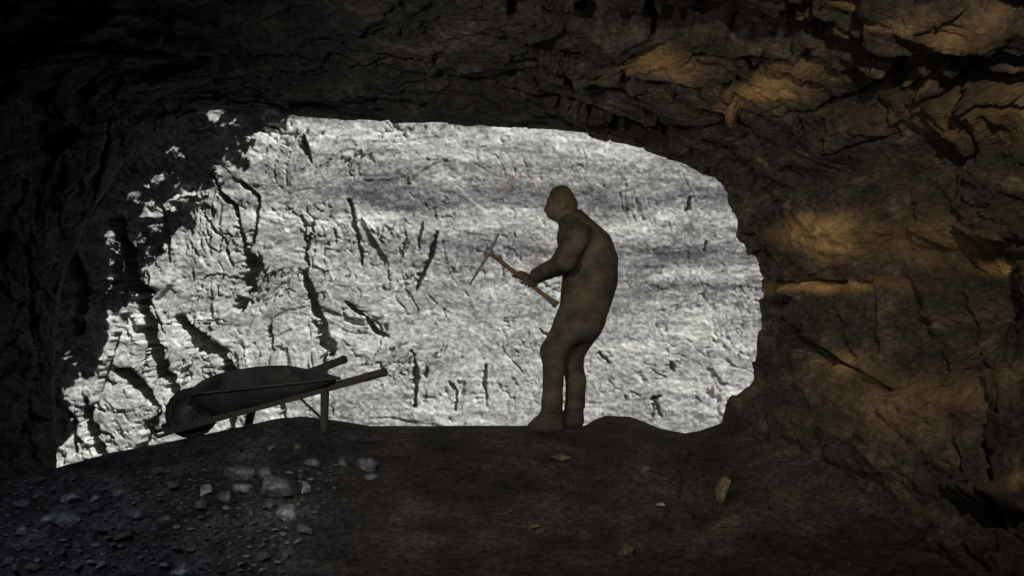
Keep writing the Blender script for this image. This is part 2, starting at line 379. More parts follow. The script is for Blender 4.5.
SHELL_CRACKS = [
    ([(520,10),(600,26),(700,38),(780,44),(850,52),(930,66),(1045,84)], 26, .20), ([(690,62),(760,72),(830,78)], 9, .08), ([(840,84),(930,92),(1040,106)], 20, .18), ([(820,-10),(930,0),(1040,14)], 34, .20),
    ([(585,108),(622,128),(660,147)], 26, .16),
    ([(640,14),(720,20),(790,24),(870,50)], 10, .10),
    ([(625,72),(660,84),(689,97),(726,112),(764,141)], 7, .10), ([(640,96),(660,118),(677,131),(705,140),(734,152),(752,165),(757,185)], 5, .08),
    ([(700,60),(741,75),(775,88),(812,94)], 9, .12), ([(770,118),(831,112),(869,101),(940,108),(1024,122)], 5, .08),
    ([(869,112),(876,128),(884,148)], 6, .09), ([(818,122),(827,144)], 4, .07), ([(951,114),(956,132),(959,148),(955,180),(947,232)], 6, .10),
    ([(792,118),(801,142),(820,152)], 3.5, .06), ([(828,151),(880,148)], 3, .05),
    ([(764,272),(782,279),(810,281),(840,279),(880,283)], 5, .09),
    ([(784,290),(797,327),(820,350),(845,366),(865,378),(888,390)], 9, .13), ([(842,298),(850,339),(866,366)], 5, .08),
    ([(878,290),(879,352)], 5, .08), ([(897,280),(906,330)], 12, .10), ([(917,339),(923,352),(929,366),(912,390)], 4, .06),
    ([(1017,235),(1016,262)], 5, .08), ([(819,430),(819,462)], 17, .28), ([(812,490),(808,500)], 10, .15),
    ([(952,440),(954,486)], 8, .12), ([(788,527),(820,512),(852,503)], 4, .06), ([(846,200),(842,214)], 5, .06),
    ([(780,400),(775,440),(770,470)], 6, .07), ([(1000,390),(980,430),(985,500),(1000,560)], 10, .10),
    ([(930,285),(935,330)], 7, .06), ([(738,215),(760,240),(790,262)], 4, .05), ([(770,170),(775,200),(770,225)], 5, .06),
    ([(250,62),(300,58),(345,66),(420,62)], 5, .06), ([(190,96),(260,90),(340,96),(430,100)], 5, .06), ([(60,40),(120,46),(180,52)], 5, .06),
    ([(440,80),(520,92),(560,102),(640,118)], 6, .08), ([(500,60),(580,72),(640,92)], 6, .07), ([(110,120),(100,170),(84,210)], 5, .08),
    ([(16,240),(24,300),(34,350)], 8, .12), ([(20,400),(24,450)], 5, .08),
]
SHELL_BULGE = [(960,300,38,45,-.16), (830,330,40,40,.06), (880,430,60,45,.07), (700,430,25,40,.05), (820,150,60,20,.05), (930,170,45,30,-.05), (770,330,20,40,-.05),
               (620,135,60,16,-.10), (990,230,40,16,.06), (860,225,60,25,.06)]
OCHRE_LIT = [(762,99,34,9,1.3), (905,92,22,6,1.0), (832,228,34,16,1.2), (845,250,22,14,.4), (828,285,50,7,1.2), (962,264,14,5,1.2), (958,36,28,9,.8), (880,20,50,5,.5), (930,240,60,18,.45),  # ochre rock tone, with light on ledge faces put into the colour
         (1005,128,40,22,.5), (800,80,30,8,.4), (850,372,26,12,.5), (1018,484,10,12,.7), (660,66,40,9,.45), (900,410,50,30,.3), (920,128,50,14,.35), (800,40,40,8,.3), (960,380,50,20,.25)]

def build_shell():
    ys = np.concatenate([np.array([6.62, 6.58, 6.54, 6.50, 6.46]), np.arange(6.42, 4.9, -.0105), np.arange(4.9, 2.7, -.0135), np.linspace(2.65, -3.2, 60), [-3.3, -3.4]])
    # perimeter sampling: arc length on the 4.6 ring
    C = np.array(R46); seg = np.hypot(*np.diff(C, axis=0).T); arc = np.concatenate([[0], np.cumsum(seg)]); tt = arc / arc[-1] * (NR - 1)
    fine = np.interp(np.arange(0, arc[-1], .0135), arc, np.arange(NR))
    ring = []
    for _, R in RINGS:
        R = np.array(R, float); u = fine; i = np.clip(np.floor(u).astype(int), 0, NR - 2); t = (u - i)[:, None]
        p0 = R[np.maximum(i - 1, 0)]; p1 = R[i]; p2 = R[i + 1]; p3 = R[np.minimum(i + 2, NR - 1)]
        ring.append(.5 * (2 * p1 + (p2 - p0) * t + (2 * p0 - 5 * p1 + 4 * p2 - p3) * t * t + (3 * p1 - p0 - 3 * p2 + p3) * t ** 3))
    ring = np.array(ring); ry = np.array([r[0] for r in RINGS])
    nU, nY = len(fine), len(ys)
    S = np.empty((nY, nU, 3))
    order = np.argsort(ry)
    for a in (0, 1):
        for k in range(nU): S[:, k, 0 if a == 0 else 2] = np.interp(ys, ry[order], ring[order, k, a])
    S[:, :, 1] = ys[:, None]
    # soften ring-to-ring creases (inside only)
    for _ in range(10):
        T = S.copy(); T[40:-40] = (S[38:-42] + S[39:-41] + S[40:-40] + S[41:-39] + S[42:-38]) / 5; T[:, :, 1] = ys[:, None]; S = T
    du = np.gradient(S, axis=1); dv = np.gradient(S, axis=0); n = np.cross(du, dv); n /= np.linalg.norm(n, axis=2, keepdims=True) + 1e-9
    cen = np.stack([np.full((nY, nU), -.5), np.broadcast_to(ys[:, None], (nY, nU)), np.full((nY, nU), 1.2)], 2)
    flip = ((S - cen) * n).sum(2) < 0; n[flip] *= -1                 # n points into the rock
    P = S.reshape(-1, 3); nn = n.reshape(-1, 3); px, py = to_px(P)
    inside = P[:, 1] > 1.0
    right = sstep(-.2, 1.2, P[:, 0])
    wq = np.stack([vnoise(P * 1.7, 200), vnoise(P * 1.7, 201), vnoise(P * 1.7, 202)], 1) * .22
    Q = P + wq
    # bedding dips gently to the right
    Qb = Q.copy(); Qb[:, 2] = Q[:, 2] + .18 * Q[:, 0]
    f1, _ = facets(Qb * np.array([1.6, 1.6, 2.6]), 210, .5)
    f2, _ = facets(Qb * np.array([4.2, 4.2, 7.5]) + 5, 220, .6)
    f3, _ = facets(Qb * np.array([11, 11, 20]) + 9, 230, .7)
    d = (.09 + .05 * right) * fbm(P * .9, 3, 240) + (.075 + .035 * right) * f1 + (.034 + .012 * right) * f2 + .013 * f3 + .035 * fbm(Qb * np.array([2.5, 2.5, 9]), 4, 250, .55) + .016 * fbm(P * 9, 4, 260, .6)
    bed = (P[:, 2] + .17 * P[:, 0] + .10 * fbm(P * 1.3, 3, 290)) * 4.2; fr = bed - np.floor(bed)
    saw = (fr - .5) * (.6 + .8 * _rnd(np.floor(bed).astype(np.int64), np.zeros(len(P), np.int64), np.floor(P[:, 1] * 1.3 + vnoise(P * .8, 293)).astype(np.int64), 291))
    d += saw * .075 * (.35 + .65 * right) * sstep(-.25, .25, fbm(P * 1.1, 2, 292) + .15)
    edge = np.clip((6.36 - P[:, 1]) / .5, .0, 1) ** .7
    d = d * (.32 + .68 * np.clip(edge, 0, 1))
    wob = (5 * fbm(P * 5, 3, 270), 5 * fbm(P * 5, 3, 271))
    vis = inside & (px > -100) & (px < 1124) & (py > -100) & (py < 680)
    c = np.zeros(len(P)); bl = np.zeros(len(P)); oc = np.zeros(len(P))
    c[vis] = crack_field(px[vis], py[vis], SHELL_CRACKS, (wob[0][vis], wob[1][vis]))
    bl[vis] = 1.4 * blob_field(px[vis], py[vis], SHELL_BULGE); oc[vis] = blob_field(px[vis] + wob[0][vis] * 1.5, py[vis] + wob[1][vis], OCHRE_LIT)
    c = np.minimum(c * 3.0, .5) * np.clip((6.40 - P[:, 1]) / .25, 0, 1); bl *= np.clip(edge, 0, 1)
    V = P + nn * (c - d - bl)[:, None]
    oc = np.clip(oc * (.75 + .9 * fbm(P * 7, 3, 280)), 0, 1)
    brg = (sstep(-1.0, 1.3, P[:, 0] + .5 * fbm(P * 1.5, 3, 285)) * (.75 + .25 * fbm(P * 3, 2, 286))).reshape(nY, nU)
    iR = int(np.searchsorted(fine, 10.4)); iL = int(np.searchsorted(fine, 19.4))
    Vg = V.reshape(nY, nU, 3); og = oc.reshape(nY, nU)
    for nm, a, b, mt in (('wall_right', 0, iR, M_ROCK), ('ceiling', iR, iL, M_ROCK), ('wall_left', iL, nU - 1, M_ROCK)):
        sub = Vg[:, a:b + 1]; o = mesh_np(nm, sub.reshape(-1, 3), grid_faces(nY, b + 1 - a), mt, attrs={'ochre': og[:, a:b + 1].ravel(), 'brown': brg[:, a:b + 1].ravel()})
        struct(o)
build_shell()

# ------------------------------------------------------------------ floor
CREST = [(30,474),(56,468),(110,453),(160,443.5),(200,435.5),(250,425),(275,419),(300,416.5),(335,420),(370,426),(450,426),(530,426),(585,425.5),(596,419),(606,415.5),(630,416.5),(645,422),(660,428.5),(685,433.5),(700,431),(720,424),(760,400)]
def crest_y(x): return 6.2 - .62 * sstep(-1.2, -2.5, x) if np.isscalar(x) else 6.2 - .62 * (1 - sstep(-2.5, -1.2, x))
def _crest_table():
    xs, zs = [], []
    for px, py in CREST:
        Y = 6.2
        for _ in range(12):
            x = (px - CX) / F_PX * Y; Y = float(crest_y(np.array([x]))[0])
        p = W(px, py, Y); xs.append(p[0]); zs.append(p[2])
    return np.array(xs), np.array(zs)
CRX, CRZ = _crest_table()
def floor_base(x, y):
    yc = crest_y(x); zc = np.interp(x, CRX, CRZ)
    near = .02 + .05 * sstep(.9, 1.9, x) + .04 * sstep(-2.0, -3.0, x) * 0
    t = sstep(3.4, 1.0, 0) * 0 + np.clip((y - 3.6) / (yc - 3.6), 0, 1)
    t = t * t * (3 - 2 * t) * .55 + t * .45
    z = near + (zc - near) * t
    over = np.maximum(y - yc, 0)
    z = np.where(y > yc, zc - np.minimum(over * over * 2.0 + over * .12, over * .95 + .0), z)
    return np.maximum(z, -1.25)
FLOOR_CRACKS = [([(530,526),(560,532),(600,533),(640,525),(668,512)], 8, .06), ([(450,560),(520,566)], 4, .03), ([(690,450),(680,480),(700,520)], 6, .05), ([(610,460),(650,466),(690,462)], 5, .03), ([(430,468),(470,470),(500,472),(540,466)], 5, .025), ([(560,482),(590,478),(620,476)], 4, .02), ([(480,545),(540,556),(600,560)], 4, .02)]
def floor_z(x, y):
    x = np.asarray(x, float); y = np.asarray(y, float)
    z = floor_base(x, y); P = np.stack([x, y, np.zeros_like(x)], 1)
    px, py = to_px(np.stack([x, y, z], 1))
    rub = (1 - sstep(250, 400, px)) ; side = sstep(660, 760, px)
    yc = crest_y(x); fade = 1 - .93 * np.exp(-((y - yc) / .28) ** 2); fade = np.where(y > yc, .07, fade)
    f1, _ = facets(P * np.array([5, 6, 1]), 300, .6); f2, _ = facets(P * np.array([13, 15, 1]), 310, .7)
    d = .05 * fbm(P * 1.5, 3, 320) + (.006 + .020 * rub + .03 * side) * f1 + (.003 + .030 * rub + .010 * side) * f2 + (.014 + .012 * side + .010 * rub) * fbm(P * np.array([5, 9, 1]), 5, 330, .65)
    c = crack_field(px, py, FLOOR_CRACKS, (6 * fbm(P * 5, 3, 340), 4 * fbm(P * 5, 3, 341)))
    return z + d * fade - c
def build_floor():
    gx = np.concatenate([np.linspace(-6, -3.7, 20, endpoint=False), np.arange(-3.7, 2.7, .0145), np.linspace(2.7, 5.5, 25)])
    gy = np.concatenate([np.linspace(-3.6, 2.9, 60, endpoint=False), np.arange(2.9, 6.75, .0145), np.linspace(6.75, 10.5, 50)])
    X, Y = np.meshgrid(gx, gy, indexing='ij'); x, y = X.ravel(), Y.ravel(); z = floor_z(x, y)
    px, _ = to_px(np.stack([x, y, z], 1)); P = np.stack([x, y, 0 * x], 1)
    grey = np.clip((1 - sstep(240, 400, px + 60 * fbm(P * 2, 3, 350))) * .95, 0, 1) * np.where(y > .3, 1, 0)
    struct(mesh_np('floor', np.stack([x, y, z], 1), grid_faces(len(gx), len(gy)), M_FLOOR, attrs={'brown': grey}))
build_floor()
def ground_at(px, py):
    """world point of the floor that shows at a place in the photograph"""
    Y = np.linspace(2.6, 6.2, 1200); x = (px - CX) / F_PX * Y; z = CAMZ - (py - CY) / F_PX * Y
    fz = floor_z(x, Y); k = int(np.argmax(z <= fz)) if (z <= fz).any() else len(Y) - 1
    return np.array([x[k], Y[k], fz[k]])
def gz(x, y): return float(floor_z(np.array([x]), np.array([y]))[0])

# ------------------------------------------------------------------ signed-distance modelling for the figure
class SDF:
    def __init__(s, lo, hi, h):
        s.lo = np.array(lo, float); s.h = h; s.n = np.ceil((np.array(hi) - s.lo) / h).astype(int) + 1
        s.F = np.full(s.n, .08, np.float32)
    def _box(s, lo, hi, m):
        a = np.clip(np.floor((np.array(lo) - m - s.lo) / s.h).astype(int), 0, s.n - 1); b = np.clip(np.ceil((np.array(hi) + m - s.lo) / s.h).astype(int) + 1, 1, s.n)
        ax = [s.lo[i] + np.arange(a[i], b[i]) * s.h for i in range(3)]
        return tuple(slice(a[i], b[i]) for i in range(3)), np.meshgrid(*ax, indexing='ij')
    def _merge(s, sl, d, k):
        A = s.F[sl]; d = d.astype(np.float32)
        if k > 0:
            hh = np.clip(.5 + .5 * (d - A) / k, 0, 1); s.F[sl] = d + (A - d) * hh - 0 + (-k * hh * (1 - hh)) + 0 if False else (d * (1 - hh) + A * hh) - k * hh * (1 - hh)
        else: s.F[sl] = np.minimum(A, d)
    def cone(s, a, b, ra, rb, k=.02, sy=1.0):
        a, b = np.array(a, float), np.array(b, float); R = max(ra, rb)
        sl, (X, Y, Z) = s._box(np.minimum(a, b) - R * max(1, sy), np.maximum(a, b) + R * max(1, sy), .05)
        ab = b - a; ab2 = ab.copy(); ab2[1] /= sy
        dx, dy, dz = X - a[0], (Y - a[1]) / sy, Z - a[2]
        t = np.clip((dx * ab2[0] + dy * ab2[1] + dz * ab2[2]) / (ab2 @ ab2 + 1e-9), 0, 1)
        d = np.sqrt((dx - t * ab2[0]) ** 2 + (dy - t * ab2[1]) ** 2 + (dz - t * ab2[2]) ** 2) - (ra + (rb - ra) * t)
        s._merge(sl, d, k)
    def ell(s, c, r, k=.02, rot=0.0):
        """ellipsoid, rot turns it in the x-z plane"""
        c = np.array(c, float); r = np.array(r, float); R = r.max()
        sl, (X, Y, Z) = s._box(c - R, c + R, .05)
        dx, dy, dz = X - c[0], Y - c[1], Z - c[2]; co, si = math.cos(rot), math.sin(rot)
        u, w = dx * co + dz * si, -dx * si + dz * co
        q = np.sqrt((u / r[0]) ** 2 + (dy / r[1]) ** 2 + (w / r[2]) ** 2) + 1e-6
        g = np.sqrt((u / r[0] ** 2) ** 2 + (dy / r[1] ** 2) ** 2 + (w / r[2] ** 2) ** 2) + 1e-6
        s._merge(sl, q * (q - 1) / g, k)
    def cut(s, pt, nrm):
        """remove everything on the side the normal points to"""
        ax = [s.lo[i] + np.arange(s.n[i]) * s.h for i in range(3)]; X, Y, Z = np.meshgrid(*ax, indexing='ij')
        nrm = np.array(nrm, float); nrm /= np.linalg.norm(nrm)
        s.F = np.maximum(s.F, ((X - pt[0]) * nrm[0] + (Y - pt[1]) * nrm[1] + (Z - pt[2]) * nrm[2]).astype(np.float32))
    def bake(s, name, mat, parent=None, wrinkle=0.0, seed=1, wscale=14):
        if wrinkle:
            m = np.abs(s.F) < .03; idx = np.argwhere(m); P = s.lo + idx * s.h
            s.F[m] += (wrinkle * fbm(P * np.array([1, 1, 1.4]) * wscale, 3, seed)).astype(np.float32)
        F = s.F; neg = F < 0; n = np.array(F.shape)
        cnt = np.zeros(n - 1, np.int8); acc = np.zeros((*(n - 1), 3), np.float32)
        for ax in range(3):
            for o1 in (0, 1):
                for o2 in (0, 1):
                    off = [0, 0, 0]; oth = [i for i in range(3) if i != ax]; off[oth[0]] = o1; off[oth[1]] = o2
                    sa = tuple(slice(off[i], off[i] + n[i] - 1) for i in range(3)); off2 = list(off); off2[ax] += 1
                    sb = tuple(slice(off2[i], off2[i] + n[i] - 1) for i in range(3))
                    A, B = F[sa], F[sb]; m = neg[sa] != neg[sb]
                    t = np.where(m, A / np.where(m, A - B, 1), 0)
                    cnt += m
                    for i in range(3): acc[..., i] += np.where(m, off[i] + (t if i == ax else 0), 0)
        act = cnt > 0; ids = np.full(act.shape, -1); ids[act] = np.arange(act.sum())
        V = s.lo + (np.argwhere(act) + acc[act] / cnt[act][:, None]) * s.h
        Fs = []
        for ax in range(3):
            oth = [i for i in range(3) if i != ax]
            sa = [slice(None)] * 3; sb = [slice(None)] * 3; sa[ax] = slice(0, -1); sb[ax] = slice(1, None)
            m = neg[tuple(sa)] != neg[tuple(sb)]; e = np.argwhere(m); st = neg[tuple(sa)][m]
            ok = (e[:, oth[0]] > 0) & (e[:, oth[1]] > 0) & (e[:, oth[0]] < n[oth[0]] - 1) & (e[:, oth[1]] < n[oth[1]] - 1); e, st = e[ok], st[ok]
            def cell(a, b):
                c = e.copy(); c[:, oth[0]] -= a; c[:, oth[1]] -= b; return ids[c[:, 0], c[:, 1], c[:, 2]]
            q = np.stack([cell(1, 1), cell(0, 1), cell(0, 0), cell(1, 0)], 1)
            fl = st if ax != 1 else ~st
            q[~fl] = q[~fl][:, ::-1]; Fs.append(q)
        if parent: V = V - np.array(parent.location)
        return mesh_np(name, V, np.concatenate(Fs), mat, parent)

# ------------------------------------------------------------------ solid figure with pickaxe, in place of a cast shadow
YP = 6.12
def A(px, py, dy=0.0):
    return W(px, py, YP) + np.array([0, dy, 0])
PXM = YP / F_PX                                                       # metres per pixel at the figure
M_SKIN = plain_mat('shadow_tone_skin', (0.07, 0.052, 0.037), (0.12, 0.089, 0.064), 30, .7)
M_SHIRT = plain_mat('shadow_tone_jacket', (0.024, 0.020, 0.015), (0.105, 0.087, 0.063), 6, .95, 0, .4, (1, 1, 1.3))  # mottled dark brown of the shadow on rock, put into the clothes
M_TROUS = plain_mat('shadow_tone_trousers', (0.028, 0.023, 0.018), (0.108, 0.089, 0.065), 6, .95, 0, .4, (1, 1, 1.3))
M_BOOT = plain_mat('boot_leather', (0.035, 0.028, 0.022), (0.07, 0.056, 0.044), 25, .8)
M_HAIR = plain_mat('hair_brown', (0.05, 0.038, 0.022), (0.10, 0.076, 0.045), 60, .85, 0, .6, (1, 1, .3))
M_WOOD = plain_mat('worn_wood', (0.09, 0.062, 0.034), (0.17, 0.12, 0.066), 22, .8, 0, .2, (1, 1, 1))
M_STEEL = plain_mat('shadow_grey_steel', (0.16, 0.16, 0.165), (0.30, 0.30, 0.31), 30, .6, .6, .2)  # grey of the blurred shadow, put into the steel

LEGS = [  # dy, hip, knee, ankle, heel, toe ball, toe tip
    (-.10, (580,308), (553,350), (552.5,400), (555,420), (538,421), (529,423)),
    (+.10, (587,310), (570.5,351), (577,401), (578,420), (566,421.5), (558,423)),
]
H0, H1 = A(488.5, 252, 0), A(557.2, 305.3, 0)                           # pick handle line
HD = (H1 - H0) / np.linalg.norm(H1 - H0)
def on_handle(px): t = (px - 488.5) / (555.5 - 488.5); return H0 + (H1 - H0) * t

def add_hand(sdf, px, wrist, side):
    c = on_handle(px); up = np.cross(HD, [0, 1.0, 0]); up /= np.linalg.norm(up)
    if up[2] < 0: up = -up
    out = np.array([0, side, 0.0])                                    # away from the handle towards this arm's side
    rg = .027
    palm = c + out * .020 + up * .020
    sdf.cone(wrist, palm, .026, .030, .015)
    for k, s in enumerate((-1.5, -.5, .5, 1.5)):
        sdf.cone(palm, c + HD * s * .021 + up * .026 + out * .014, .022, .0125, .01)
    # fingers close round the shaft: over the top, down the far side, tips underneath
    lens = (.86, 1.0, .95, .78)
    for k, s in enumerate((-1.6, -.53, .53, 1.6)):
        base = c + HD * s * .0205; pts = []
        for ang in (60, 125, 185, 240):
            a = math.radians(60 + (ang - 60) * lens[k]); pts.append(base + out * math.cos(a) * rg + up * math.sin(a) * rg + HD * (-.004 * (ang - 60) / 60))
        for q in range(3): sdf.cone(pts[q], pts[q + 1], .0105 - q * .0008, .0100 - q * .0009, .003)
    t0 = palm - up * .022 - HD * .022; t1 = c - up * .020 + out * .020 - HD * .045; t2 = c - up * .028 - out * .006 - HD * .058
    sdf.cone(palm, t0, .020, .014, .008); sdf.cone(t0, t1, .0135, .0115, .004); sdf.cone(t1, t2, .0112, .0095, .003)
    return palm

def build_person():
    gzf = min(gz(*(A(545, 424, -.10)[:2])), 1)
    root = bpy.data.objects.new('person_shadow', None); COL.objects.link(root); root.location = (A(560, 424)[0], YP, gz(A(560, 424)[0], YP))
    tag(root, 'solid figure in place of the cast shadow of a man, in profile, stooping with bent knees and gripping a pickaxe', 'person_shadow')
    lo = A(506, 180, -.52); hi = A(628, 440, .52); lo[2], hi[2] = hi[2], lo[2]
    TOR = [(577,238,19.5), (585,249,24.5), (590,262,26.5), (590,280,26.5), (587,296,25), (583,309,23)]
    # ---- body: one surface
    B = SDF(lo, hi, .0062)
    hc = A(560.5, 202.5)
    B.ell(hc, (.086, .074, .104), .02, .18)                           # skull
    B.ell(A(554, 210), (.058, .060, .064), .025, .3)                  # face / jaw
    B.cone(A(551.5, 215.5), A(556, 217), .026, .030, .02, 1.3)          # chin
    B.cone(A(547.5, 205), A(545.6, 210.3), .010, .0155, .008)             # nose
    B.cone(A(548.5, 201, -.03), A(548.5, 201, .03), .013, .013, .012)   # brow
    B.cone(A(547.6, 214.2, -.016), A(547.6, 214.2, .016), .0085, .0085, .006)   # lips
    for s in (-1, 1):
        B.ell(A(549.2, 204.6, s * .030), (.009, .011, .008), .002)      # eyes
        B.ell(A(562.5, 206, s * .072), (.020, .012, .032), .006, -.2)   # ears
    B.cone(A(563, 212), A(571, 228), .055, .066, .03)
    for (x0, y0, r0), (x1, y1, r1) in zip(TOR[:-1], TOR[1:]): B.cone(A(x0, y0), A(x1, y1), r0 * PXM * .82, r1 * PXM * .82, .03, 1.15)
    ARM = []
    for s, el, wr, hpx in ((-1, (563, 262, -.33), (534.5, 275.5, -.075), 529.5), (1, (560, 266, .33), (532, 279.5, .085), 521.0)):
        sh = A(577, 236, s * .19); e = A(*el); w = A(*wr); ARM.append((sh, e, w))
        B.cone(sh, e, .060, .046, .03); B.cone(e, w, .046, .029, .015)
        add_hand(B, hpx, w, s)
    for dy, hip, kn, an, he, ba, ti in LEGS:
        B.cone(A(*hip, dy), A(*kn, dy), .085, .060, .03); B.cone(A(*kn, dy), A(*an, dy), .060, .043, .02)
        B.cone(A(he[0], he[1] - 3, dy), A(ba[0], ba[1] - 2, dy), .034, .032, .02)
        B.cone(A(*an, dy), A(he[0], he[1] - 3, dy), .043, .034, .02); B.cone(A(ba[0], ba[1] - 2, dy), A(ti[0] + 3, ti[1] - 1, dy), .030, .020, .02)
    B.bake('body', M_SKIN, root)
    # ---- hair
    Hh = SDF(A(540, 182, -.13) - [0, 0, .3], A(580, 182, .13), .006)
    Hh.ell(A(561.5, 200.5), (.091, .080, .104), 0, .18); Hh.cone(A(570, 205), A(570, 212), .055, .045, .03, 1.1)
    Hh.cut(A(550.5, 199), (-.93, 0, -.36)); Hh.cut(A(562, 212.5), (-.25, 0, -1))
    Hh.bake('hair', M_HAIR, root, .006, 5, 40)
    # ---- jacket
    J = SDF(lo, hi, .0068)
    for (x0, y0, r0), (x1, y1, r1) in zip(TOR[:-1], TOR[1:]): J.cone(A(x0, y0), A(x1, y1), r0 * PXM * 1.0, r1 * PXM * 1.0, .04, 1.12)
    J.cone(A(567, 221), A(577, 236), .070, .120, .03, 1.1)               # collar
    J.cone(A(583.5, 309), A(583, 315), 22.8 * PXM, 23.0 * PXM, .03, 1.1)     # hem
    J.cone(A(579, 214), A(597, 242), .035, .085, .05, 1.9)                   # rounded upper back
    for (sh, e, w) in ARM:
        J.cone(sh, e, .083, .066, .05); J.cone(e, e + (w - e) * .94, .064, .043, .03)
    J.cut(A(583, 320), (-.12, 0, -1)); 
    J.bake('jacket', M_SHIRT, root, .007, 11, 7)
    # ---- trousers
    T = SDF(lo, hi, .0068)
    T.cone(A(586.5, 302), A(581, 322), 23.5 * PXM, 22 * PXM, .04, 1.1)
    for dy, hip, kn, an, he, ba, ti in LEGS:
        T.cone(A(hip[0] - 1, hip[1], dy * .8), A(*kn, dy), .128, .085, .06); T.cone(A(*kn, dy), A(an[0], (an[1] + kn[1]) / 2 + 6, dy), .085, .068, .03)
        T.cone(A(an[0], (an[1] + kn[1]) / 2 + 6, dy), A(an[0] - 1, an[1] + 8, dy), .068, .074, .02)
    T.cone(A(586, 318, .07), A(571, 356, .09), .135, .085, .05); T.cut(A(560, 410.5), (0, 0, -1))
    T.bake('trousers', M_TROUS, root, .007, 21, 7)
    # ---- boots
    for dy, hip, kn, an, he, ba, ti in LEGS:
        b = SDF(A(515, 395, dy - .1) - [0, 0, .28], A(600, 395, dy + .1), .006)
        x, y, _ = A(he[0], he[1], dy); sole = min(gz(x, y), gz(*A(ba[0], ba[1], dy)[:2]), gz(*A(ti[0], ti[1], dy)[:2])) - .006
        zz = lambda p, up: np.array([p[0], p[1], max(sole + up, p[2])])
        an_p = A(an[0], an[1], dy); heel = A(*he, dy); ball = A(*ba, dy); tip = A(*ti, dy)
        b.cone(an_p, np.array([heel[0] - .005, heel[1], sole + .05]), .056, .050, .02)
        b.cone(np.array([heel[0], heel[1], sole + .042]), np.array([ball[0], ball[1], sole + .040]), .047, .048, .03, .95)
        b.cone(an_p - [.01, 0, .04], np.array([ball[0], ball[1], sole + .045]), .050, .042, .03)
        b.cone(np.array([ball[0], ball[1], sole + .036]), np.array([tip[0] + .02, tip[1], sole + .030]), .045, .034, .03, 1.05)
        b.cut((0, 0, sole), (0, 0, -1)); b.cut(an_p + [0, 0, .03], (0, 0, 1))
        b.bake('boot', M_BOOT, root, .003, 31, 20)
    return root

def link_bm(name, bm, mat, parent=None, smooth=True, matrix=None):
    bmesh.ops.recalc_face_normals(bm, faces=bm.faces)
    if matrix is not None: bm.transform(matrix)
    me = bpy.data.meshes.new(name); bm.to_mesh(me); bm.free()
    for p in me.polygons: p.use_smooth = smooth
    o = bpy.data.objects.new(name, me); COL.objects.link(o)
    if mat: me.materials.append(mat)
    if parent: o.parent = parent
    return o
def tube_bm(bm, pts, radii, seg=14, squash=1.0, side=None):
    """swept round bar through pts (closed ends)"""
    pts = [Vector(p) for p in pts]; rings = []; ref = Vector(side) if side is not None else None
    for i, p in enumerate(pts):
        d = (pts[min(i + 1, len(pts) - 1)] - pts[max(i - 1, 0)]).normalized()
        r = ref if ref is not None else (Vector((0, 0, 1)) if abs(d.z) < .9 else Vector((1, 0, 0)))
        a = d.cross(r).normalized(); b = d.cross(a).normalized()
        rings.append([bm.verts.new(p + a * math.cos(t) * radii[i] + b * math.sin(t) * radii[i] * squash) for t in [2 * math.pi * k / seg for k in range(seg)]])
    for r0, r1 in zip(rings[:-1], rings[1:]):
        for k in range(seg): bm.faces.new((r0[k], r0[(k + 1) % seg], r1[(k + 1) % seg], r1[k]))
    bm.faces.new(rings[0][::-1]); bm.faces.new(rings[-1])
def box_bm(bm, c, sx, sy, sz, bevel=.004, rot=None):
    r = bmesh.ops.create_cube(bm, size=1.0); vs_ = r['verts']
    M = Matrix.Translation(c) @ (rot.to_4x4() if rot else Matrix.Identity(4)) @ Matrix.Diagonal((sx, sy, sz, 1))
    bmesh.ops.transform(bm, matrix=M, verts=vs_)
    if bevel:
        ed = list({e for v in vs_ for e in v.link_edges}); bmesh.ops.bevel(bm, geom=ed, offset=bevel, segments=2, profile=.5, affect='EDGES')

def build_pick():
    root = bpy.data.objects.new('pickaxe', None); COL.objects.link(root); root.location = tuple(H0)
    tag(root, 'pickaxe with a thin wooden handle and curved steel head, held in the stooping figure\'s hands', 'pickaxe')
    inv = Matrix.Translation(-Vector(H0))
    bm = bmesh.new(); n = 12; L = np.linalg.norm(H1 - H0)
    ts = [i / (n - 1) for i in range(n)]
    pts = [H0 - HD * .02 + HD * (L + .02) * t for t in ts]
    rad = [.0185 if t < .06 else (.0150 if t < .85 else .0150 + (t - .85) / .15 * .012) for t in ts]
    tube_bm(bm, pts, rad, 14, .8, (0, 1, 0)); link_bm('handle', bm, M_WOOD, root, True, inv)
    # head: a long curved bar through the eye, one end a point, the other a narrow chisel
    P = [(499.5, 232.5), (496.5, 238), (493, 244.5), (489, 252), (485, 260), (480, 268), (475, 276), (470, 284)]
    R = [.004, .008, .012, .017, .012, .011, .009, .004]
    bm = bmesh.new(); tube_bm(bm, [A(*p) for p in P], R, 12, 1.0, (0, 1, 0)); h = link_bm('head', bm, M_STEEL, root, True, inv)
    bm = bmesh.new(); tube_bm(bm, [H0 - HD * .028, H0 - HD * .024, H0 + HD * .024, H0 + HD * .030], [.019, .025, .025, .020], 16, .9, (0, 1, 0)); link_bm('eye_socket', bm, M_STEEL, h, True, inv)

build_person(); build_pick()

